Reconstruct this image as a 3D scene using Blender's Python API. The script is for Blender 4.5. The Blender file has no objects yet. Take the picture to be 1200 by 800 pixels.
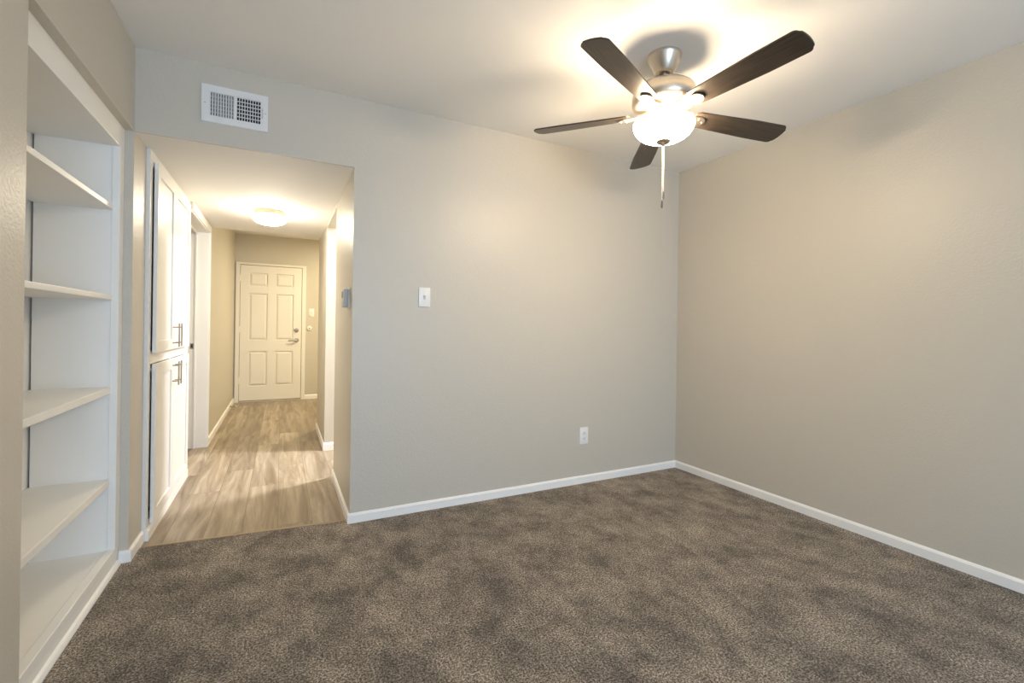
import bpy, bmesh, math, random
from mathutils import Matrix, Vector

random.seed(4)
sc = bpy.context.scene
COL = sc.collection
PI = math.pi

# ------------------------------------------------------------------ camera
CAM_H = 1.137
cam_d = bpy.data.cameras.new('camera')
cam_d.sensor_width = 36.0
cam_d.lens = 533.5 * 36.0 / 1200.0
cam_d.shift_y = -16.6 / 1200.0
cam_d.clip_start = 0.03
cam = bpy.data.objects.new('camera', cam_d)
COL.objects.link(cam)
cam.matrix_world = (Matrix.Translation((0, 0, CAM_H)) @ Matrix.Rotation(-0.4699, 4, 'Z')
                    @ Matrix.Rotation(PI / 2, 4, 'X') @ Matrix.Rotation(0.0143, 4, 'Z'))
sc.camera = cam

# ------------------------------------------------------------------ light and exposure
sc.view_settings.view_transform = 'Standard'
sc.view_settings.look = 'None'
sc.view_settings.gamma = 1.0
sc.view_settings.use_curve_mapping = False
sc.view_settings.exposure = 0.70
sc.cycles.use_denoising = True
sc.cycles.max_bounces = 10
sc.cycles.diffuse_bounces = 7
sc.cycles.sample_clamp_indirect = 6.0

world = bpy.data.worlds.new('world')
world.use_nodes = True
world.node_tree.nodes['Background'].inputs[0].default_value = (0.75, 0.86, 1.0, 1)
world.node_tree.nodes['Background'].inputs[1].default_value = 1.0
sc.world = world

FAN_BULB = 450.0        # emission of the fan's bulbs
FAN_BOWL = 59.0         # glow of its glass bowl
HALL_SHADE = 64.0      # glow of the hall light's shade
WARM = (1.0, 0.80, 0.55)
HALL_WARM = (1.0, 0.88, 0.67)


def area(name, loc, rot, sx, sy, power, color, shape='RECTANGLE'):
    d = bpy.data.lights.new(name, 'AREA')
    d.shape = shape
    d.size = sx
    d.size_y = sy
    d.energy = power
    d.color = color
    o = bpy.data.objects.new(name, d)
    COL.objects.link(o)
    o.location = loc
    o.rotation_euler = rot
    return o


# daylight through the wide glazed opening behind the camera
area('daylight', (0.75, -3.38, 1.10), (PI / 2, 0, 0), 2.1, 2.0, 73.0, (0.52, 0.735, 1.0))
# lamp on the ceiling of the side room that opens off the hall
area('side_room_lamp', (1.55, 4.07, 2.36), (0, 0, 0), 0.30, 0.30, 84.0, (0.97, 0.98, 1.0), 'DISK')

# lamp on the ceiling of the entry, round the corner to the right
area('entry_lamp', (0.95, 6.35, 2.40), (0, 0, 0), 0.30, 0.30, 33.0, (1.0, 0.85, 0.55), 'DISK')

# ------------------------------------------------------------------ materials
def mat(name, color=(0.8, 0.8, 0.8), rough=0.5, metal=0.0, spec=0.5):
    m = bpy.data.materials.new(name)
    m.use_nodes = True
    b = m.node_tree.nodes['Principled BSDF']
    b.inputs['Base Color'].default_value = (*color, 1)
    b.inputs['Roughness'].default_value = rough
    b.inputs['Metallic'].default_value = metal
    b.inputs['Specular IOR Level'].default_value = spec
    return m


def nodes(m):
    nt = m.node_tree
    return nt, nt.nodes['Principled BSDF']


def coords(nt, scale=(1, 1, 1), rot=(0, 0, 0)):
    tc = nt.nodes.new('ShaderNodeTexCoord')
    mp = nt.nodes.new('ShaderNodeMapping')
    mp.inputs['Scale'].default_value = scale
    mp.inputs['Rotation'].default_value = rot
    geo = nt.nodes.new('ShaderNodeNewGeometry')
    nt.links.new(geo.outputs['Position'], mp.inputs['Vector'])
    return mp.outputs['Vector']


def noise(nt, vec, scale, detail=4.0, rough=0.55):
    n = nt.nodes.new('ShaderNodeTexNoise')
    n.inputs['Scale'].default_value = scale
    n.inputs['Detail'].default_value = detail
    n.inputs['Roughness'].default_value = rough
    nt.links.new(vec, n.inputs['Vector'])
    return n.outputs['Fac']


def ramp(nt, fac, stops):
    r = nt.nodes.new('ShaderNodeValToRGB')
    e = r.color_ramp.elements
    while len(e) < len(stops):
        e.new(0.5)
    for k, (p, c) in enumerate(stops):
        e[k].position = p
        e[k].color = (*c, 1) if len(c) == 3 else c
    nt.links.new(fac, r.inputs['Fac'])
    return r.outputs['Color']


def bump(nt, b, h, strength, dist):
    n = nt.nodes.new('ShaderNodeBump')
    n.inputs['Strength'].default_value = strength
    n.inputs['Distance'].default_value = dist
    nt.links.new(h, n.inputs['Height'])
    nt.links.new(n.outputs['Normal'], b.inputs['Normal'])


def mixc(nt, a, bcol, fac, mode='MIX'):
    n = nt.nodes.new('ShaderNodeMix')
    n.data_type = 'RGBA'
    n.blend_type = mode
    for sock, v in (('A', a), ('B', bcol)):
        s = [i for i in n.inputs if i.name == sock and i.type == 'RGBA'][0]
        if isinstance(v, tuple):
            s.default_value = (*v, 1)
        else:
            nt.links.new(v, s)
    f = [i for i in n.inputs if i.name == 'Factor' and i.type == 'VALUE'][0]
    if isinstance(fac, float):
        f.default_value = fac
    else:
        nt.links.new(fac, f)
    return [o for o in n.outputs if o.type == 'RGBA'][0]


def paint(name, color, rough, s, strength, dist=0.002):
    m = mat(name, color, rough)
    nt, b = nodes(m)
    v = coords(nt)
    bump(nt, b, noise(nt, v, s, 3.0), strength, dist)
    return m


M = {}
M['wall'] = paint('greige_wall_paint', (0.555, 0.517, 0.447), 0.40, 105.0, 0.5, 0.003)
M['ceiling'] = paint('ceiling_paint', (0.88, 0.87, 0.85), 0.75, 70.0, 0.35)
M['trim'] = mat('white_trim_paint', (0.86, 0.85, 0.83), 0.38)
M['cabinet'] = mat('white_cabinet_paint', (0.80, 0.785, 0.75), 0.40)
M['shelf'] = mat('white_shelf_paint', (0.86, 0.85, 0.82), 0.42)
M['door'] = mat('cream_door_paint', (0.78, 0.75, 0.69), 0.42)
M['plastic'] = mat('white_plastic', (0.80, 0.79, 0.78), 0.35)
M['grey_plastic'] = mat('grey_plastic', (0.50, 0.49, 0.47), 0.45)
M['slot'] = mat('dark_slot', (0.03, 0.03, 0.03), 0.7)
M['duct'] = mat('dark_duct', (0.012, 0.012, 0.012), 0.9)
M['vent'] = mat('white_enamel', (0.74, 0.74, 0.74), 0.4)
M['nickel'] = mat('brushed_nickel', (0.66, 0.585, 0.49), 0.36, 1.0)
M['steel'] = mat('satin_steel', (0.40, 0.36, 0.30), 0.34, 1.0)
M['handle'] = mat('satin_nickel_handle', (0.34, 0.29, 0.23), 0.38, 1.0)
M['chain'] = mat('pale_chain', (0.78, 0.74, 0.68), 0.40)
M['pull'] = mat('dark_pull', (0.16, 0.13, 0.11), 0.4, 0.4)

# dark blades with a faint grain
m = mat('espresso_blade', (0.03, 0.02, 0.015), 0.33)
nt, b = nodes(m)
tc = nt.nodes.new('ShaderNodeTexCoord')
mp = nt.nodes.new('ShaderNodeMapping')
mp.inputs['Scale'].default_value = (4, 50, 50)
nt.links.new(tc.outputs['Object'], mp.inputs['Vector'])
g = noise(nt, mp.outputs['Vector'], 1.6, 6.0)
nt.links.new(ramp(nt, g, [(0.3, (0.020, 0.014, 0.010)), (0.7, (0.056, 0.040, 0.029))]), b.inputs['Base Color'])
M['blade'] = m

# carpet: salt-and-pepper pile with brushed patches
m = mat('taupe_carpet', (0.2, 0.17, 0.14), 0.95, 0.0, 0.1)
nt, b = nodes(m)
v = coords(nt)
fine = noise(nt, v, 138.0, 5.0, 0.92)
fine_c = ramp(nt, fine, [(0.42, (0.026, 0.020, 0.016)), (0.50, (0.205, 0.172, 0.139)), (0.58, (0.76, 0.665, 0.57))])
patch = noise(nt, coords(nt, (1.0, 0.75, 1.0), (0, 0, 0.35)), 4.8, 12.0, 0.80)
patch_c = ramp(nt, patch, [(0.40, (0.52, 0.51, 0.50)), (0.60, (1.38, 1.35, 1.29))])
nt.links.new(mixc(nt, fine_c, patch_c, 1.0, 'MULTIPLY'), b.inputs['Base Color'])
b.inputs['Sheen Weight'].default_value = 0.15
bump(nt, b, noise(nt, v, 230.0, 3.0, 0.7), 0.9, 0.012)
M['carpet'] = m

# vinyl planks running down the hall
m = mat('oak_plank', (0.4, 0.3, 0.2), 0.36)
nt, b = nodes(m)
v = coords(nt, (1, 1, 1), (0, 0, PI / 2))
br = nt.nodes.new('ShaderNodeTexBrick')
br.offset = 0.37
br.inputs['Scale'].default_value = 1.0
br.inputs['Brick Width'].default_value = 1.22
br.inputs['Row Height'].default_value = 0.178
br.inputs['Mortar Size'].default_value = 0.0012
br.inputs['Mortar Smooth'].default_value = 0.2
br.inputs['Bias'].default_value = 0.0
br.inputs['Color1'].default_value = (0.0, 0.0, 0.0, 1)
br.inputs['Color2'].default_value = (1.0, 1.0, 1.0, 1)
br.inputs['Mortar'].default_value = (0.3, 0.3, 0.3, 1)
nt.links.new(v, br.inputs['Vector'])
sep = nt.nodes.new('ShaderNodeSeparateColor')
nt.links.new(br.outputs['Color'], sep.inputs['Color'])
geo = nt.nodes.new('ShaderNodeNewGeometry')
comb = nt.nodes.new('ShaderNodeVectorMath')
comb.operation = 'MULTIPLY'
comb.inputs[1].default_value = (7.0, 0.55, 1.0)
nt.links.new(geo.outputs['Position'], comb.inputs[0])
off = nt.nodes.new('ShaderNodeVectorMath')
off.operation = 'MULTIPLY_ADD'
off.inputs[1].default_value = (0.0, 9.0, 7.0)
nt.links.new(br.outputs['Color'], off.inputs[0])
nt.links.new(comb.outputs[0], off.inputs[2])
n1 = nt.nodes.new('ShaderNodeTexNoise')
n1.inputs['Scale'].default_value = 2.2
n1.inputs['Detail'].default_value = 8.0
n1.inputs['Roughness'].default_value = 0.66
n1.inputs['Distortion'].default_value = 0.7
nt.links.new(off.outputs[0], n1.inputs['Vector'])
grain = ramp(nt, n1.outputs['Fac'], [(0.30, (0.140, 0.102, 0.065)), (0.50, (0.285, 0.229, 0.164)), (0.70, (0.445, 0.380, 0.298))])
tint = ramp(nt, sep.outputs['Red'], [(0.0, (0.80, 0.78, 0.76)), (1.0, (1.14, 1.13, 1.12))])
c = mixc(nt, grain, tint, 1.0, 'MULTIPLY')
c = mixc(nt, c, (0.10, 0.07, 0.045), br.outputs['Fac'])
nt.links.new(c, b.inputs['Base Color'])
bump(nt, b, n1.outputs['Fac'], 0.12, 0.003)
M['plank'] = m


def glow(name, color, strength, base=(0.9, 0.88, 0.84)):
    m = mat(name, base, 0.35)
    nt, b = nodes(m)
    b.inputs['Emission Color'].default_value = (*color, 1)
    b.inputs['Emission Strength'].default_value = strength
    return m


M['bulb'] = glow('lit_bulb', WARM, FAN_BULB)
M['bowl'] = glow('lit_frosted_glass', (1.0, 0.80, 0.545), FAN_BOWL)
M['hall_shade'] = glow('lit_opal_glass', HALL_WARM, HALL_SHADE)

# ------------------------------------------------------------------ mesh helpers
def new():
    return bmesh.new()


def box(bm, x0, x1, y0, y1, z0, z1, bev=0.0, seg=2):
    r = bmesh.ops.create_cube(bm, size=1.0)
    vs = r['verts']
    for v in vs:
        v.co = Vector(((x0 + x1) / 2 + v.co.x * (x1 - x0), (y0 + y1) / 2 + v.co.y * (y1 - y0), (z0 + z1) / 2 + v.co.z * (z1 - z0)))
    if bev > 0:
        es = list({e for v in vs for e in v.link_edges})
        bmesh.ops.bevel(bm, geom=es, offset=bev, segments=seg, profile=0.5, affect='EDGES')
    return bm


def lathe(bm, prof, seg=48, center=(0, 0, 0), axis='Z', cap0=False, cap1=False):
    rings = []
    cx, cy, cz = center
    for (r, h) in prof:
        ring = []
        for k in range(seg):
            a = 2 * PI * k / seg
            p = (r * math.cos(a), r * math.sin(a), h)
            if axis == 'X':
                p = (h, r * math.cos(a), r * math.sin(a))
            elif axis == 'Y':
                p = (r * math.sin(a), h, r * math.cos(a))
            ring.append(bm.verts.new((cx + p[0], cy + p[1], cz + p[2])))
        rings.append(ring)
    for A, B in zip(rings, rings[1:]):
        for k in range(seg):
            bm.faces.new((A[k], A[(k + 1) % seg], B[(k + 1) % seg], B[k]))
    if cap0:
        bm.faces.new(rings[0][::-1])
    if cap1:
        bm.faces.new(rings[-1])
    bmesh.ops.recalc_face_normals(bm, faces=bm.faces[:])
    return bm


def tube(bm, pts, r, seg=10):
    pts = [Vector(p) for p in pts]
    rings = []
    for i, p in enumerate(pts):
        d = (pts[min(i + 1, len(pts) - 1)] - pts[max(i - 1, 0)]).normalized()
        u = d.orthogonal().normalized()
        if i:
            pu = rings[-1][1]
            u = (pu - d * pu.dot(d)).normalized()
        w = d.cross(u)
        rings.append(([bm.verts.new(p + r * (math.cos(2 * PI * k / seg) * u + math.sin(2 * PI * k / seg) * w)) for k in range(seg)], u))
    for (A, _), (B, _) in zip(rings, rings[1:]):
        for k in range(seg):
            bm.faces.new((A[k], A[(k + 1) % seg], B[(k + 1) % seg], B[k]))
    bm.faces.new(rings[0][0][::-1])
    bm.faces.new(rings[-1][0])
    bmesh.ops.recalc_face_normals(bm, faces=bm.faces[:])
    return bm


def prism(bm, poly, axis, a0, a1):
    """extrude a 2-D outline (list of pairs) along axis from a0 to a1; pairs are the other two axes in x,y,z order"""
    def P(p, t):
        if axis == 'X':
            return (t, p[0], p[1])
        if axis == 'Y':
            return (p[0], t, p[1])
        return (p[0], p[1], t)
    A = [bm.verts.new(P(p, a0)) for p in poly]
    B = [bm.verts.new(P(p, a1)) for p in poly]
    n = len(poly)
    bm.faces.new(A)
    bm.faces.new(B[::-1])
    for k in range(n):
        bm.faces.new((A[k], B[k], B[(k + 1) % n], A[(k + 1) % n]))
    bmesh.ops.recalc_face_normals(bm, faces=bm.faces[:])
    return bm


def wpos(o):
    p = Vector((0, 0, 0))
    while o is not None:
        p = p + Vector(o.location)
        o = o.parent
    return p


def obj(name, bm, material, parent=None, smooth=False, kind=None, label=None):
    """link a bmesh written in world coordinates as ONE object"""
    if parent is not None:
        bmesh.ops.translate(bm, verts=bm.verts[:], vec=-wpos(parent))
    me = bpy.data.meshes.new(name)
    bm.to_mesh(me)
    bm.free()
    me.materials.append(material)
    if smooth:
        for p in me.polygons:
            p.use_smooth = True
        try:
            me.set_sharp_from_angle(angle=math.radians(38))
        except Exception:
            pass
    o = bpy.data.objects.new(name, me)
    COL.objects.link(o)
    if parent is not None:
        o.parent = parent
    if kind:
        o['kind'] = kind
    if label:
        o['label'] = label
    return o


def thing(name, label, cat, loc, group=None):
    o = bpy.data.objects.new(name, None)
    o.empty_display_size = 0.05
    COL.objects.link(o)
    o.location = loc
    o['label'] = label
    o['category'] = cat
    if group:
        o['group'] = group
    return o


def struct(name, bm, material, label=None, cat=None, smooth=False):
    o = obj(name, bm, material, None, smooth, 'structure', label)
    if cat:
        o['category'] = cat
    return o


def boxes(lst, bev=0.0):
    bm = new()
    for bx in lst:
        box(bm, *bx, bev=bev)
    return bm


# ------------------------------------------------------------------ setting
XL, XR, YB = -0.632, 2.930, 2.747      # left, right, back wall faces
ZC, ZH = 2.440, 2.043                  # room ceiling, hall soffit
XH = 0.365                             # hall's right wall face
XHL = -0.600                           # hall's left wall beyond the cabinet
YF = 7.650                             # far wall with the entry door
YR = -3.45                             # wall behind the camera
YN = 1.730                             # near side of the bookcase niche

# carpet (its far edge runs a little askew across the hall mouth)
bm = new()
prism(bm, [(-1.0, YR), (3.0, YR), (3.0, 2.76), (0.42, 2.76), (0.35, 2.790), (-0.60, 2.884), (-0.66, 2.884), (-0.66, 2.76), (-1.0, 2.76)], 'Z', -0.05, 0.0)
struct('floor', bm, M['carpet'], 'speckled taupe carpet with brushed patches', 'carpet')
bm = new()
box(bm, -1.9, 3.2, 2.70, 7.8, -0.06, -0.006)
struct('floor_hall', bm, M['plank'], 'light oak vinyl planks along the hall', 'plank floor')
bm = new()
prism(bm, [(0.352, 2.784), (0.354, 2.800), (-0.598, 2.895), (-0.60, 2.879)], 'Z', -0.02, 0.0035)
struct('trim_8', bm, mat('oak_transition', (0.36, 0.26, 0.16), 0.45), 'thin oak edging strip where carpet meets planks', 'transition strip')

# ceilings
struct('ceiling', boxes([(-0.80, 3.05, YR - 0.1, 2.80, ZC, ZC + 0.1)]), M['ceiling'])
struct('ceiling_hall', boxes([(XL - 0.1, XH, 2.757, 5.16, ZH, ZC + 0.05)]), M['ceiling'])
struct('ceiling_entry', boxes([(-0.75, 1.75, 5.16, 7.8, ZC, ZC + 0.1)]), M['ceiling'])
struct('ceiling_side_room', boxes([(0.36, 3.05, 2.84, 5.5, 2.44, 2.54)]), M['ceiling'])

# back wall: full-height part, the head over the hall mouth
struct('wall_back', boxes([(XH, 3.05, YB, 2.862, 0 - 0.05, ZC), (XL - 0.02, XH, YB, 2.756, ZH, ZC)]), M['wall'])
struct('wall_right', boxes([(XR, XR + 0.12, YR - 0.1, 2.80, -0.05, ZC)]), M['wall'])
# left wall: near part, bulkhead over the bookcase niche, niche back and far return
struct('wall_left', boxes([(XL - 0.13, XL, YR - 0.1, YN, -0.05, ZC), (XL - 0.13, XL, YN, YB, ZH, ZC),
                           (-1.10, XL - 0.125, YN - 0.12, YN - 0.001, -0.05, ZH + 0.1), (-1.10, -1.0, YN - 0.1, 2.80, -0.05, ZH + 0.1),
                           (-1.10, XL - 0.12, YN - 0.1, 2.80, ZH + 0.045, ZH + 0.15)]), M['wall'])
struct('wall_hall_left', boxes([(-1.10, XL, YB, 2.968, -0.05, ZH), (-0.82, XHL, 5.021, YF + 0.1, -0.05, ZC),
                                (-0.72, XHL, 4.11, 5.02, 1.985, ZH)]), M['wall'])
struct('wall_hall_right', boxes([(XH, 0.480, 2.862, 3.656, -0.05, ZC), (XH, 0.480, 3.656, 4.456, 2.022, ZC),
                                 (XH, 0.480, 4.456, 5.40, -0.05, ZC)]), M['wall'])
struct('wall_entry', boxes([(-0.72, 1.75, YF, YF + 0.12, -0.05, ZC)]), M['wall'])
struct('wall_entry_right', boxes([(1.62, 1.74, 5.40, YF + 0.1, -0.05, ZC), (0.48, 1.74, 5.30, 5.40, -0.05, ZC)]), M['wall'])
struct('wall_side_room', boxes([(2.93, 3.05, 2.80, 5.4, -0.05, ZC), (1.62, 3.05, 5.30, 5.40, -0.05, ZC)]), M['wall'])
# closet behind the doorway in the hall's left wall
struct('wall_closet', boxes([(-1.85, -1.75, 4.0, 5.3, -0.05, ZC), (-1.8, -0.72, 5.06, 5.16, -0.05, ZC), (-1.8, -0.70, 3.98, 4.10, -0.05, ZC),
                             (-1.85, -0.70, 3.98, 5.2, 2.3, 2.4)]), M['wall'])
# wall behind the camera with a wide glazed opening
struct('wall_rear', boxes([(-0.75, -0.38, YR - 0.12, YR, -0.05, ZC), (1.88, 3.05, YR - 0.12, YR, -0.05, ZC),
                           (-0.38, 1.88, YR - 0.12, YR, 2.12, ZC)]), M['wall'])
wf = struct('window_1', boxes([(-0.38, -0.33, YR - 0.1, YR - 0.03, 0, 2.12), (1.83, 1.88, YR - 0.1, YR - 0.03, 0, 2.12),
                               (0.72, 0.78, YR - 0.1, YR - 0.03, 0, 2.12), (-0.38, 1.88, YR - 0.1, YR - 0.03, 2.07, 2.12),
                               (-0.38, 1.88, YR - 0.1, YR - 0.03, -0.02, 0.05)]), M['trim'])


# ------------------------------------------------------------------ baseboards
BH, BT = 0.056, 0.012


def base_profile(h=BH, t=BT):
    return [(0, -0.02), (t, -0.02), (t, h - 0.012), (t - 0.005, h - 0.003), (t - 0.008, h), (0, h)]


def base_y(bm, x, y0, y1, sgn, h=BH):            # along Y on a wall face at x, protruding sgn
    prism(bm, [(x + sgn * a, z) for a, z in base_profile(h)], 'Y', y0, y1)


def base_x(bm, y, x0, x1, sgn, h=BH):            # along X on a wall face at y
    prism(bm, [(y + sgn * a, z) for a, z in base_profile(h)], 'X', x0, x1)


bm = new(); base_x(bm, YB, XH - BT + 0.001, XR, -1); struct('baseboard_back', bm, M['trim'])
bm = new(); base_y(bm, XR, YR, YB, -1); struct('baseboard_right', bm, M['trim'])
bm = new(); base_y(bm, XL, YR, YN, 1); struct('baseboard_left', bm, M['trim'])
bm = new(); base_y(bm, XL, YB - BT + 0.001, 2.968, 1); base_x(bm, YB, -0.667, XL + BT - 0.001, -1); struct('baseboard_niche', bm, M['trim'])
bm = new(); base_y(bm, XH, YB - BT + 0.001, 3.656 + BT - 0.001, -1, 0.050); base_x(bm, 3.656, XH - BT + 0.001, 0.48, 1, 0.05); struct('baseboard_hall_right', bm, M['trim'])
bm = new(); base_y(bm, XH, 4.456 - BT + 0.001, 5.40, -1, 0.062); base_x(bm, 4.456, XH - BT + 0.001, 0.48, -1, 0.062); struct('baseboard_stub', bm, M['trim'])
bm = new(); base_y(bm, XHL, 5.07, YF, 1, 0.06); struct('baseboard_hall_left', bm, M['trim'])
bm = new(); base_x(bm, YF, 0.335, 1.62, -1, 0.06); base_x(bm, YF, XHL, -0.583, -1, 0.06); struct('baseboard_entry', bm, M['trim'])

# ------------------------------------------------------------------ doorway in the hall's left wall: jamb, stop, casing
bm = boxes([(-0.815, -0.597, 5.00, 5.0205, -0.006, 1.985), (-0.728, -0.597, 4.11, 5.02, 1.962, 1.986), (-0.700, -0.688, 4.985, 5.00, -0.006, 1.97),
            (-0.700, -0.688, 4.11, 5.00, 1.948, 1.962)])
struct('trim_2', bm, M['trim'], 'white jamb of the doorway beside the tall cabinet', 'door jamb')
bm = boxes([(XHL, XHL + 0.014, 5.005, 5.062, -0.006, 1.968), (XHL, XHL + 0.014, 4.114, 5.062, 1.9685, 2.030)], 0.003)
struct('trim_3', bm, M['trim'], 'white casing of the doorway beside the tall cabinet', 'door casing')
t = thing('strike_plate', 'small metal strike plate on the white jamb past the cabinet', 'strike plate', (-0.716, 5.0, 0.925))
bm = boxes([(-0.732, -0.704, 4.9975, 5.0, 0.900, 0.950)], 0.0008)
obj('plate', bm, M['steel'], t)
obj('latch_hole', boxes([(-0.724, -0.712, 4.9955, 4.9985, 0.911, 0.941)]), M['slot'], t)

# ------------------------------------------------------------------ entry door
SL, SR, SB, ST = -0.527, 0.278, 0.018, 1.985       # slab edges
y0 = YF - 0.010
bm = new()
box(bm, SL, SR, y0 + 0.004, YF + 0.03, SB, ST)
dw = 0.012
cols = [(-0.417, -0.176), (-0.073, 0.168)]
rows = [(0.225, 0.735), (0.895, 1.580), (1.685, 1.880)]
xs = [SL, cols[0][0], cols[0][1], cols[1][0], cols[1][1], SR]
for a, c2 in ((xs[0], xs[1]), (xs[2], xs[3]), (xs[4], xs[5])):
    box(bm, a, c2, y0 - dw, y0 + 0.006, SB, ST)
zs = [SB, rows[0][0], rows[0][1], rows[1][0], rows[1][1], rows[2][0], rows[2][1], ST]
for a, c2 in ((xs[1], xs[2]), (xs[3], xs[4])):
    for k in (0, 2, 4, 6):
        box(bm, a, c2, y0 - dw, y0 + 0.006, zs[k], zs[k + 1])
for (xa, xb) in cols:                               # raised fields with sloping edges
    for (za, zb) in rows:
        q = 0.036
        f0 = [bm.verts.new((x, y0 + 0.003, z)) for x, z in ((xa + 0.012, za + 0.012), (xb - 0.012, za + 0.012), (xb - 0.012, zb - 0.012), (xa + 0.012, zb - 0.012))]
        f1 = [bm.verts.new((x, y0 - dw + 0.002, z)) for x, z in ((xa + q, za + q), (xb - q, za + q), (xb - q, zb - q), (xa + q, zb - q))]
        bm.faces.new(f1)
        for k in range(4):
            bm.faces.new((f0[k], f0[(k + 1) % 4], f1[(k + 1) % 4], f1[k]))
bmesh.ops.recalc_face_normals(bm, faces=bm.faces[:])
door = struct('door_1', bm, M['door'], 'cream six-panel entry door at the far end of the hall', 'door')
yd = y0 - dw
bm = lathe(new(), [(0.0, yd - 0.026), (0.014, yd - 0.026), (0.017, yd - 0.014), (0.031, yd - 0.012), (0.033, yd)], 24, (0.212, 0, 1.048), 'Y')
dead = obj('deadbolt', bm, M['steel'], door, True)
obj('thumb_turn', boxes([(0.207, 0.217, yd - 0.036, yd - 0.024, 1.032, 1.064)], 0.002), M['steel'], dead)
bm = lathe(new(), [(0.0, yd - 0.030), (0.012, yd - 0.030), (0.013, yd - 0.014), (0.031, yd - 0.012), (0.034, yd)], 24, (0.214, 0, 0.896), 'Y')
tube(bm, [(0.214, yd - 0.040, 0.896), (0.180, yd - 0.050, 0.896), (0.145, yd - 0.050, 0.893), (0.104, yd - 0.044, 0.889)], 0.009)
lathe(bm, [(0.011, yd - 0.045), (0.012, yd - 0.01)], 16, (0.214, 0, 0.896), 'Y', True)
obj('door_handle', bm, M['steel'], door, True)
for z in (0.315, 1.053, 1.795):
    bm = boxes([(SL - 0.016, SL + 0.006, yd - 0.003, yd + 0.004, z - 0.045, z + 0.045)], 0.001)
    lathe(bm, [(0.006, z - 0.047), (0.006, z + 0.047)], 12, (SL - 0.005, yd - 0.005, 0), 'Z', True, True)
    obj('hinge', bm, M['door'], door)
obj('peephole', lathe(new(), [(0.0, yd - 0.003), (0.008, yd - 0.003), (0.009, yd)], 16, (-0.124, 0, 1.50), 'Y'), M['door'], door, True)
# casing
CL, CR, CT = -0.583, 0.336, 2.022
bm = new()
for xa, xb in ((CL, SL - 0.005), (SR + 0.005, CR)):
    box(bm, xa, xb, YF - 0.032, YF + 0.01, -0.006, ST + 0.0055, bev=0.003)
box(bm, CL, CR, YF - 0.032, YF + 0.01, ST + 0.006, CT, bev=0.004)
struct('trim_1', bm, M['door'], 'cream casing around the six-panel entry door', 'door casing')
struct('trim_4', boxes([(SL - 0.008, SR + 0.008, YF - 0.040, YF + 0.01, -0.006, 0.010)], 0.003), mat('threshold_metal', (0.55, 0.48, 0.38), 0.4, 0.5),
       'pale threshold strip under the entry door', 'threshold')
struct('trim_5', boxes([(SL - 0.010, SR + 0.010, YF - 0.001, YF + 0.02, 0.004, ST + 0.010)]), M['slot'], 'dark gap around the entry door slab', 'door gap')


# ------------------------------------------------------------------ switches, outlet, fittings
def screw_bm(x, y, z, r=0.0032):
    return lathe(new(), [(0.0, y - 0.0015), (r * 0.7, y - 0.0014), (r, y)], 10, (x, 0, z), 'Y')


def light_switch(x, z, y, label):
    t = thing('light_switch', label, 'light switch', (x, y, z), 'toggle light switches on the walls')
    bm = new()
    box(bm, x - 0.0365, x + 0.0365, y - 0.006, y, z - 0.060, z + 0.060, bev=0.003)
    obj('plate', bm, M['plastic'], t, True)
    obj('slot', boxes([(x - 0.006, x + 0.006, y - 0.0068, y - 0.004, z - 0.013, z + 0.013)]), M['grey_plastic'], t)
    bm = new()
    prism(bm, [(y - 0.005, z - 0.010), (y - 0.005, z + 0.006), (y - 0.018, z + 0.016), (y - 0.020, z + 0.010)], 'X', x - 0.0042, x + 0.0042)
    obj('toggle', bm, M['plastic'], t)
    for s in (-1, 1):
        obj('screw', screw_bm(x, y - 0.006, z + s * 0.030), M['plastic'], t, True)
    return t


light_switch(0.786, 1.314, YB, 'white toggle light switch on the grey wall right of the hall opening')
light_switch(0.420, 1.318, YF, 'small white light switch beside the entry door at the hall end')

t = thing('wall_outlet', 'white duplex power outlet low on the grey back wall', 'power outlet', (2.0, YB, 0.348))
x, z, y = 2.0, 0.348, YB
bm = new(); box(bm, x - 0.0375, x + 0.0375, y - 0.006, y, z - 0.062, z + 0.062, bev=0.003)
obj('plate', bm, M['plastic'], t, True)
for s in (-1, 1):
    bm = new(); box(bm, x - 0.0165, x + 0.0165, y - 0.0085, y - 0.005, z + s * 0.0195 - 0.0135, z + s * 0.0195 + 0.0135, bev=0.003)
    r_ = obj('receptacle', bm, M['plastic'], t, True)
    bm = boxes([(x - 0.0075, x - 0.005, y - 0.0089, y - 0.008, z + s * 0.0195 - 0.003, z + s * 0.0195 + 0.007),
                (x + 0.005, x + 0.0075, y - 0.0089, y - 0.008, z + s * 0.0195 - 0.003, z + s * 0.0195 + 0.006),
                (x - 0.002, x + 0.002, y - 0.0089, y - 0.008, z + s * 0.0195 - 0.010, z + s * 0.0195 - 0.006)])
    obj('slots', bm, M['slot'], r_)
obj('screw', screw_bm(x, y - 0.006, z), M['plastic'], t, True)

t = thing('wall_bumper', 'round white fitting with a dark centre beside the entry door', 'wall fitting', (0.392, YF, 1.077))
obj('disc', lathe(new(), [(0.0, YF - 0.022), (0.020, YF - 0.022), (0.032, YF - 0.016), (0.036, YF - 0.006), (0.036, YF)], 28, (0.392, 0, 1.077), 'Y'), M['plastic'], t, True)
obj('centre', lathe(new(), [(0.0, YF - 0.026), (0.008, YF - 0.025), (0.010, YF - 0.021)], 16, (0.392, 0, 1.077), 'Y'), M['pull'], t, True)

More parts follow.
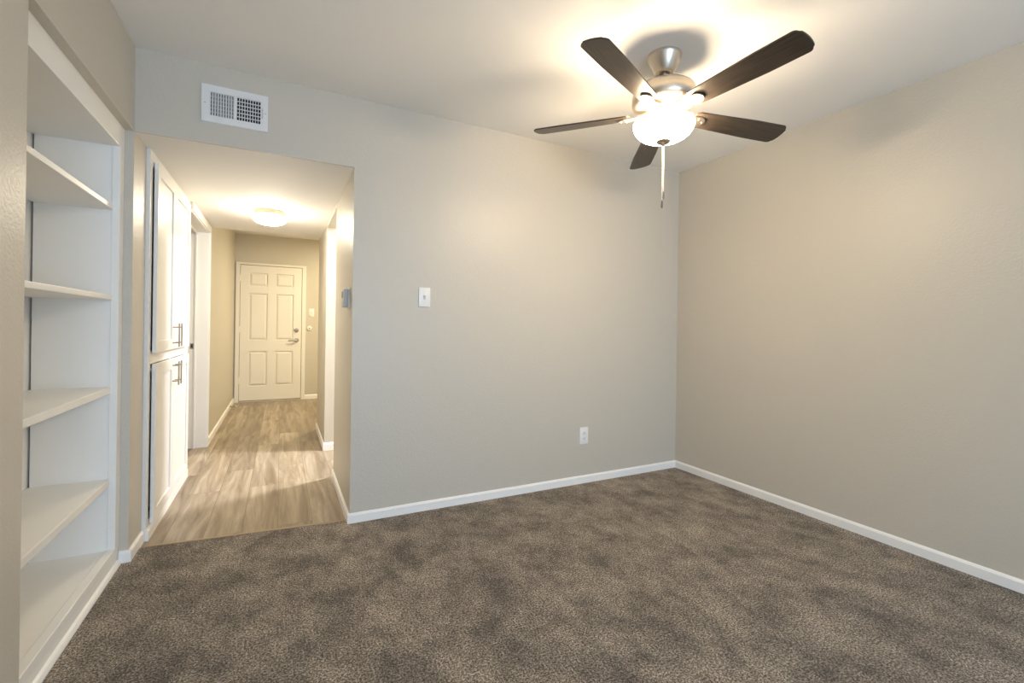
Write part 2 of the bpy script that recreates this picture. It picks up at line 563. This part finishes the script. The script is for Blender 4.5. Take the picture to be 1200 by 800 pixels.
# spring door stop on the hall's left baseboard
t = thing('door_stop', 'spring door stop on the left hall baseboard near the entry door', 'door stop', (XHL + BT, 7.05, 0.036))
pts = []
for k in range(121):
    a = k / 120.0
    pts.append((XHL + BT + 0.004 + 0.062 * a, 7.05 + 0.006 * math.cos(a * 2 * PI * 12), 0.036 + 0.006 * math.sin(a * 2 * PI * 12)))
obj('spring', tube(new(), pts, 0.0018, 6), M['steel'], t, True)
obj('mount', lathe(new(), [(0.010, XHL + BT), (0.009, XHL + BT + 0.005), (0.0, XHL + BT + 0.006)], 16, (0, 7.05, 0.036), 'X'), M['steel'], t, True)
obj('tip', lathe(new(), [(0.0, XHL + BT + 0.064), (0.008, XHL + BT + 0.064), (0.008, XHL + BT + 0.076), (0.0, XHL + BT + 0.079)], 16, (0, 7.05, 0.036), 'X'), M['plastic'], t, True)

# thermostat
t = thing('thermostat', 'grey box thermostat on the right side wall of the hall', 'thermostat', (XH, 2.91, 1.297))
bm = new(); box(bm, XH - 0.008, XH, 2.856, 2.966, 1.236, 1.358, bev=0.002)
obj('back_plate', bm, M['plastic'], t)
bm = new(); box(bm, XH - 0.036, XH - 0.007, 2.864, 2.958, 1.243, 1.351, bev=0.005)
obj('body', bm, M['grey_plastic'], t, True)
obj('screen', boxes([(XH - 0.0375, XH - 0.035, 2.880, 2.942, 1.298, 1.338)]), mat('display_grey', (0.27, 0.28, 0.25), 0.25), t)
obj('lever', boxes([(XH - 0.024, XH - 0.016, 2.880, 2.900, 1.349, 1.357)], 0.001), M['plastic'], t)

# ------------------------------------------------------------------ air vent over the hall mouth
vx0, vx1, vz0, vz1 = -0.366, -0.077, 2.150, 2.336
t = thing('air_vent', 'white rectangular air vent high on the wall above the hall', 'air vent', (-0.2215, YB, 2.243))
ix0, ix1, iz0, iz1 = vx0 + 0.033, vx1 - 0.031, vz0 + 0.034, vz1 - 0.034
mid = (ix0 + ix1) / 2 - 0.002
bm = new()
for a in ((vx0, ix0, vz0, vz1), (ix1, vx1, vz0, vz1), (ix0, ix1, vz0, iz0), (ix0, ix1, iz1, vz1), (mid - 0.006, mid + 0.006, iz0, iz1)):
    box(bm, a[0], a[1], YB - 0.010, YB - 0.006, a[2], a[3])
prism(bm, [(vx0, vz0), (vx1, vz0), (vx1, vz1), (vx0, vz1)][:0] or [(YB, vz0 - 0.004), (YB - 0.010, vz0), (YB - 0.006, vz0)], 'X', vx0, vx1)
prism(bm, [(YB, vz1 + 0.004), (YB - 0.010, vz1), (YB - 0.006, vz1)], 'X', vx0, vx1)
box(bm, vx0 - 0.002, vx0, YB - 0.009, YB, vz0, vz1)
box(bm, vx1, vx1 + 0.002, YB - 0.009, YB, vz0, vz1)
obj('frame', bm, M['vent'], t)
obj('duct', boxes([(ix0 - 0.004, ix1 + 0.004, YB - 0.0012, YB - 0.0004, iz0 - 0.004, iz1 + 0.004)]), M['duct'], t)


def fins(n, xa, xb, ang):
    bm = new()
    w = (xb - xa) / n
    for k in range(n + 1):
        xc = xa + k * w
        dx, dy = 0.0046 * math.sin(ang), 0.0046 * math.cos(ang)
        th = 0.0011
        prism(bm, [(xc - dx - th, YB - 0.0068 - dy * 0.4), (xc - dx + th, YB - 0.0068 - dy * 0.4), (xc + dx + th, YB - 0.0068 + dy), (xc + dx - th, YB - 0.0068 + dy)], 'Z', iz0, iz1)
    return bm


obj('louver_bank', fins(9, ix0, mid - 0.006, -0.75), M['vent'], t)
obj('louver_bank', fins(9, mid + 0.006, ix1, 0.15), M['vent'], t)
bm = new()
for k in range(7):
    z = iz0 + (k + 0.0) * (iz1 - iz0) / 6
    box(bm, mid + 0.006, ix1, YB - 0.0045, YB - 0.0030, z - 0.0022, z + 0.0022)
    box(bm, ix0, mid - 0.006, YB - 0.0035, YB - 0.0020, z - 0.0012, z + 0.0012)
obj('cross_louvers', bm, M['vent'], t)
obj('damper_lever', boxes([(vx1 - 0.024, vx1 - 0.021, YB - 0.018, YB - 0.009, 2.215, 2.266)], 0.001), M['grey_plastic'], t)
for xx in (vx0 + 0.012, vx1 - 0.010):
    obj('screw', screw_bm(xx, YB - 0.010, 2.243, 0.004), M['grey_plastic'], t, True)

# ------------------------------------------------------------------ built-in bookcase
FX, PX, BX = -0.667, -0.690, -0.967     # face frame front, shelf front, back panel
PY = 2.690                              # inner face of the far side panel
NY = YN + 0.03
t = thing('built_in_bookcase', 'white built-in bookcase recessed in the left wall with empty shelves', 'bookcase', (-0.80, 2.2, 0.0))
obj('side_panel', boxes([(BX + 0.008, PX - 0.004, PY, PY + 0.02, 0.0, 1.965)]), M['shelf'], t)
obj('side_panel', boxes([(BX + 0.008, PX - 0.004, NY - 0.02, NY, 0.0, 1.965)]), M['shelf'], t)
obj('back_panel', boxes([(BX - 0.012, BX, NY - 0.02, PY + 0.018, 0.0, 1.965)]), M['shelf'], t)
obj('top_panel', boxes([(BX, PX - 0.004, NY, PY, 1.942, 1.962)]), M['shelf'], t)
for zt, th in ((1.670, 0.022), (1.258, 0.022), (0.838, 0.030), (0.416, 0.032)):
    bm = new(); box(bm, BX + 0.001, PX, NY, PY, zt - th, zt, bev=0.0025)
    obj('shelf', bm, M['shelf'], t)
obj('bottom_shelf', boxes([(BX, PX - 0.012, NY, PY, 0.068, 0.088)]), M['shelf'], t)
bm = new()
box(bm, PX - 0.006, FX, PY - 0.004, YB - 0.001, 0.078, 2.043, bev=0.002)      # far stile
box(bm, PX - 0.006, FX, NY - 0.028, NY + 0.02, 0.078, 2.043, bev=0.002)      # near stile
box(bm, PX - 0.006, FX, NY, PY, 1.942, 2.043, bev=0.002)                     # top rail
box(bm, PX - 0.010, FX, NY, PY, 0.060, 0.092, bev=0.002)                     # bottom lip
obj('face_frame', bm, M['shelf'], t)
bm = new()
box(bm, PX - 0.006, FX - 0.003, NY - 0.028, YB - 0.001, -0.02, 0.079)
obj('plinth', bm, M['shelf'], t)
bm = new()
prism(bm, [(FX - 0.003, -0.02), (FX + 0.013, -0.02), (FX + 0.012, 0.006), (FX + 0.006, 0.016), (FX - 0.003, 0.021)], 'Y', NY - 0.028, YB - 0.012)
obj('shoe_moulding', bm, M['trim'], t)

# ------------------------------------------------------------------ tall hall cabinet
KX = -0.615                              # face-frame front
t = thing('hall_cabinet', 'tall white linen cabinet with four shaker doors along the left hall wall', 'cabinet', (-0.80, 3.54, 0.0))
obj('carcass', boxes([(-1.05, KX - 0.10, 2.972, 4.112, -0.006, 2.041), (KX - 0.101, KX - 0.022, 4.096, 4.111, -0.006, 2.041), (KX - 0.101, KX - 0.022, 2.973, 2.988, -0.006, 2.041)]), M['cabinet'], t)
Y0, Y1, YM = 2.972, 4.112, 3.492
bm = new()
for a in ((Y0, 3.020, -0.006, 2.041), (3.980, Y1, -0.006, 2.041), (3.020, 3.980, 1.962, 2.041), (3.020, 3.980, 0.915, 0.985), (3.020, 3.980, -0.006, 0.09), ):
    box(bm, KX - 0.024, KX, a[0], a[1], a[2], a[3])
for z0_, z1_ in ((0.09, 0.915), (0.985, 1.962)):
    box(bm, KX - 0.024, KX, YM - 0.02, YM + 0.02, z0_, z1_)
obj('face_frame', bm, M['cabinet'], t)
bm = new(); base_y(bm, KX, Y0, Y1, 1, 0.052)
obj('toe_board', bm, M['trim'], t)


def shaker(ya, yb, za, zb, hinge_near, hz):
    dx0, dx1 = KX + 0.005, KX + 0.023
    st = 0.062
    bm = new()
    box(bm, dx0, dx1 - 0.008, ya + 0.03, yb - 0.03, za + 0.03, zb - 0.03)
    for a in ((ya, ya + st, za, zb), (yb - st, yb, za, zb), (ya + st, yb - st, za, za + st), (ya + st, yb - st, zb - st, zb)):
        box(bm, dx0, dx1, a[0], a[1], a[2], a[3], bev=0.0012)
    d = obj('door', bm, M['cabinet'], t)
    hy = (yb - 0.040) if hinge_near else (ya + 0.034)
    hx = dx1 + 0.032
    bm = new()
    tube(bm, [(hx, hy, hz - 0.073), (hx, hy, hz + 0.073)], 0.0044, 12)
    for s in (-1, 1):
        tube(bm, [(dx1 - 0.001, hy, hz + s * 0.048), (hx, hy, hz + s * 0.048)], 0.0036, 10)
    obj('handle', bm, M['handle'], d, True)


shaker(3.030, YM - 0.002, 0.972, 1.990, True, 1.060)
shaker(YM + 0.002, 4.010, 0.972, 1.990, False, 1.060)
shaker(3.030, YM - 0.002, 0.066, 0.912, True, 0.824)
shaker(YM + 0.002, 4.010, 0.066, 0.912, False, 0.824)

# ------------------------------------------------------------------ hall ceiling light
hx, hy = -0.090, 4.150
t = thing('ceiling_light', 'round lit flush-mount ceiling light in the hall', 'ceiling light', (hx, hy, ZH))
obj('base', lathe(new(), [(0.0, ZH), (0.112, ZH), (0.114, ZH - 0.004), (0.113, ZH - 0.042), (0.106, ZH - 0.046), (0.0, ZH - 0.046)], 48, (hx, hy, 0)), mat('beige_fixture_base', (0.34, 0.28, 0.20), 0.5), t, True)
prof = [(0.102, ZH - 0.044), (0.116, ZH - 0.052), (0.122, ZH - 0.064)]
for k in range(1, 13):
    a = k / 12 * PI / 2
    prof.append((max(0.122 * math.cos(a), 0.0004), ZH - 0.064 - 0.048 * math.sin(a)))
obj('glass_shade', lathe(new(), prof, 48, (hx, hy, 0), cap1=True), M['hall_shade'], t, True)

# ------------------------------------------------------------------ ceiling fan
FXC, FYC = 1.615, 1.614
ZB = 2.163                               # blade plane
fan = thing('ceiling_fan', 'five-blade dark wood ceiling fan with lit bowl and brushed nickel motor', 'ceiling fan', (FXC, FYC, ZC))
fc = (FXC, FYC, 0)
obj('canopy', lathe(new(), [(0.0, ZC), (0.078, ZC), (0.079, ZC - 0.006), (0.077, ZC - 0.014), (0.048, ZC - 0.076), (0.040, ZC - 0.084), (0.026, ZC - 0.084), (0.024, ZC - 0.070), (0.0, ZC - 0.068)], 56, fc), M['nickel'], fan, True)
obj('downrod', lathe(new(), [(0.013, ZC - 0.055), (0.013, ZC - 0.128), (0.022, ZC - 0.131), (0.024, ZC - 0.146)], 24, fc), M['nickel'], fan, True)
obj('motor_housing', lathe(new(), [(0.0, ZB + 0.133), (0.060, ZB + 0.132), (0.098, ZB + 0.129), (0.126, ZB + 0.122), (0.139, ZB + 0.112), (0.144, ZB + 0.100), (0.145, ZB + 0.088), (0.148, ZB + 0.084), (0.149, ZB + 0.068),
                                   (0.149, ZB + 0.052), (0.142, ZB + 0.036), (0.125, ZB + 0.026), (0.095, ZB + 0.020), (0.0, ZB + 0.018)], 64, fc), M['nickel'], fan, True)
obj('flywheel', lathe(new(), [(0.0, ZB + 0.019), (0.082, ZB + 0.019), (0.084, ZB + 0.012), (0.080, ZB + 0.004), (0.062, ZB), (0.0, ZB)], 48, fc), M['nickel'], fan, True)
obj('switch_housing', lathe(new(), [(0.0, ZB + 0.001), (0.056, ZB + 0.001), (0.060, ZB - 0.006), (0.060, ZB - 0.026), (0.075, ZB - 0.032), (0.098, ZB - 0.036), (0.100, ZB - 0.042), (0.0, ZB - 0.044)], 48, fc), M['nickel'], fan, True)

# bulbs standing inside the bowl
for k in range(3):
    a = 0.6 + k * 2 * PI / 3
    bx_, by_ = FXC + 0.075 * math.cos(a), FYC + 0.075 * math.sin(a)
    bm = new()
    pr = [(0.0004, ZB - 0.094)]
    for q in range(1, 12):
        an = -PI / 2 + q / 12 * PI
        pr.append((0.020 * math.cos(an), ZB - 0.074 + 0.020 * math.sin(an)))
    pr.append((0.009, ZB - 0.050))
    pr.append((0.009, ZB - 0.044))
    obj('bulb', lathe(bm, pr, 20, (bx_, by_, 0), cap0=True, cap1=True), M['bulb'], fan, True)

RB = 0.140
prof = [(RB - 0.004, ZB - 0.044), (RB, ZB - 0.046), (RB + 0.001, ZB - 0.054)]
for k in range(1, 15):
    a = k / 14 * PI / 2
    prof.append((0.012 + (RB - 0.012) * math.cos(a) ** 0.85 if k < 14 else 0.012, ZB - 0.054 - 0.076 * math.sin(a) ** 1.1))
obj('glass_bowl', lathe(new(), prof, 64, fc), M['bowl'], fan, True)
zb = ZB - 0.130
obj('finial', lathe(new(), [(0.0, zb + 0.006), (0.033, zb + 0.005), (0.034, zb + 0.000), (0.030, zb - 0.007), (0.020, zb - 0.013), (0.010, zb - 0.016), (0.008, zb - 0.022), (0.0, zb - 0.023)], 32, fc), M['handle'], fan, True)


def chain(dx, dy, length):
    bm = new()
    z0_ = zb - 0.014
    n = int(length / 0.006)
    for k in range(n):
        bmesh.ops.create_icosphere(bm, subdivisions=1, radius=0.0030, matrix=Matrix.Translation((FXC + dx, FYC + dy, z0_ - k * 0.006)))
    c = obj('pull_chain', bm, M['chain'], fan, True)
    z1_ = z0_ - n * 0.006
    obj('pull_end', lathe(new(), [(0.0, z1_ + 0.004), (0.003, z1_ + 0.002), (0.0044, z1_ - 0.008), (0.0048, z1_ - 0.026), (0.003, z1_ - 0.034), (0.0, z1_ - 0.035)], 16, (FXC + dx, FYC + dy, 0)), M['pull'], c, True)


chain(0.0030, -0.0010, 0.232)
chain(-0.0030, 0.0010, 0.275)

# blades: outline along local +X, pitched about it
def blade_mesh():
    bm = new()
    R0, R1 = 0.155, 0.640
    out = []
    n = 16
    def half(x):
        s = (x - R0) / (R1 - R0)
        return 0.049 + 0.015 * min(1.0, s * 1.5)
    lower, upper = [], []
    for k in range(n + 1):
        x = R0 + (R1 - R0 - 0.020) * k / n
        lower.append((x, -half(x)))
        upper.append((x, half(x)))
    # rounded root
    lower[0] = (R0 + 0.014, -half(R0)); upper[0] = (R0 + 0.014, half(R0))
    h = half(R1)
    tip = []
    for k in range(1, 6):                       # trailing corner
        a = -PI / 2 + k / 6 * PI / 2
        tip.append((R1 - 0.020 + 0.020 * math.cos(a), -h + 0.020 + 0.020 * math.sin(a)))
    for k in range(0, 7):                       # bowed end
        y = -h + 0.022 + (2 * h - 0.044) * k / 6
        tip.append((R1 + 0.012 * (1 - (y / h) ** 2), y))
    for k in range(1, 6):
        a = k / 6 * PI / 2
        tip.append((R1 - 0.020 + 0.020 * math.cos(a), h - 0.020 + 0.020 * math.sin(a)))
    out = [(R0, -half(R0) + 0.014)] + lower + tip + upper[::-1] + [(R0, half(R0) - 0.014)]
    prism(bm, out, 'Z', 0.0, 0.0065)
    me = bpy.data.meshes.new('blade')
    bm.to_mesh(me); bm.free()
    me.materials.append(M['blade'])
    return me


def iron_mesh():
    bm = new()
    pts = [(0.050, 0.030), (0.090, 0.022), (0.130, 0.019), (0.160, 0.024), (0.185, 0.029)]
    tip = [(0.185 + 0.031 * math.cos(a), 0.029 * math.sin(a)) for a in [PI / 2 - k * PI / 12 for k in range(1, 12)]]
    outl = [(x, y) for x, y in pts] + tip + [(x, -y) for x, y in reversed(pts)]
    A, Bv = [], []
    def zz(x):
        return 0.010 if x < 0.06 else (0.010 - 0.019 * min(1.0, (x - 0.06) / 0.08))
    for x, y in outl:
        A.append(bm.verts.new((x, y, zz(x) - 0.0)))
        Bv.append(bm.verts.new((x, y, zz(x) + 0.006)))
    k = len(pts)
    nT = len(tip)
    N = len(outl)
    for i in range(k - 1):                      # quads across the arm
        j = N - 1 - i
        bm.faces.new((A[i], A[i + 1], A[j - 1], A[j]))
        bm.faces.new((Bv[j], Bv[j - 1], Bv[i + 1], Bv[i]))
    bm.faces.new(A[k - 1:k + nT + 1])
    bm.faces.new(Bv[k - 1:k + nT + 1][::-1])
    for i in range(N):
        bm.faces.new((A[i], Bv[i], Bv[(i + 1) % N], A[(i + 1) % N]))
    for sx, sy in ((0.178, 0.015), (0.178, -0.015), (0.203, 0.0)):
        lathe(bm, [(0.0, -0.0125), (0.003, -0.0120), (0.0045, -0.009)], 10, (sx, sy, 0))
    bmesh.ops.recalc_face_normals(bm, faces=bm.faces[:])
    me = bpy.data.meshes.new('blade_iron')
    bm.to_mesh(me); bm.free()
    me.materials.append(M['nickel'])
    return me


BM_, IM_ = blade_mesh(), iron_mesh()
PH, PITCH = 3.5143, -0.218
for k in range(5):
    a = PH + k * 2 * PI / 5
    dip = -0.059 * math.cos(a) - 0.019 * math.sin(a)
    bo = bpy.data.objects.new('blade', BM_)
    COL.objects.link(bo)
    bo.parent = fan
    bo.matrix_local = (Matrix.Translation((0, 0, ZB - ZC)) @ Matrix.Rotation(a, 4, 'Z') @ Matrix.Rotation(-dip, 4, 'Y') @ Matrix.Rotation(PITCH, 4, 'X'))
    io = bpy.data.objects.new('blade_iron', IM_)
    COL.objects.link(io)
    io.parent = bo
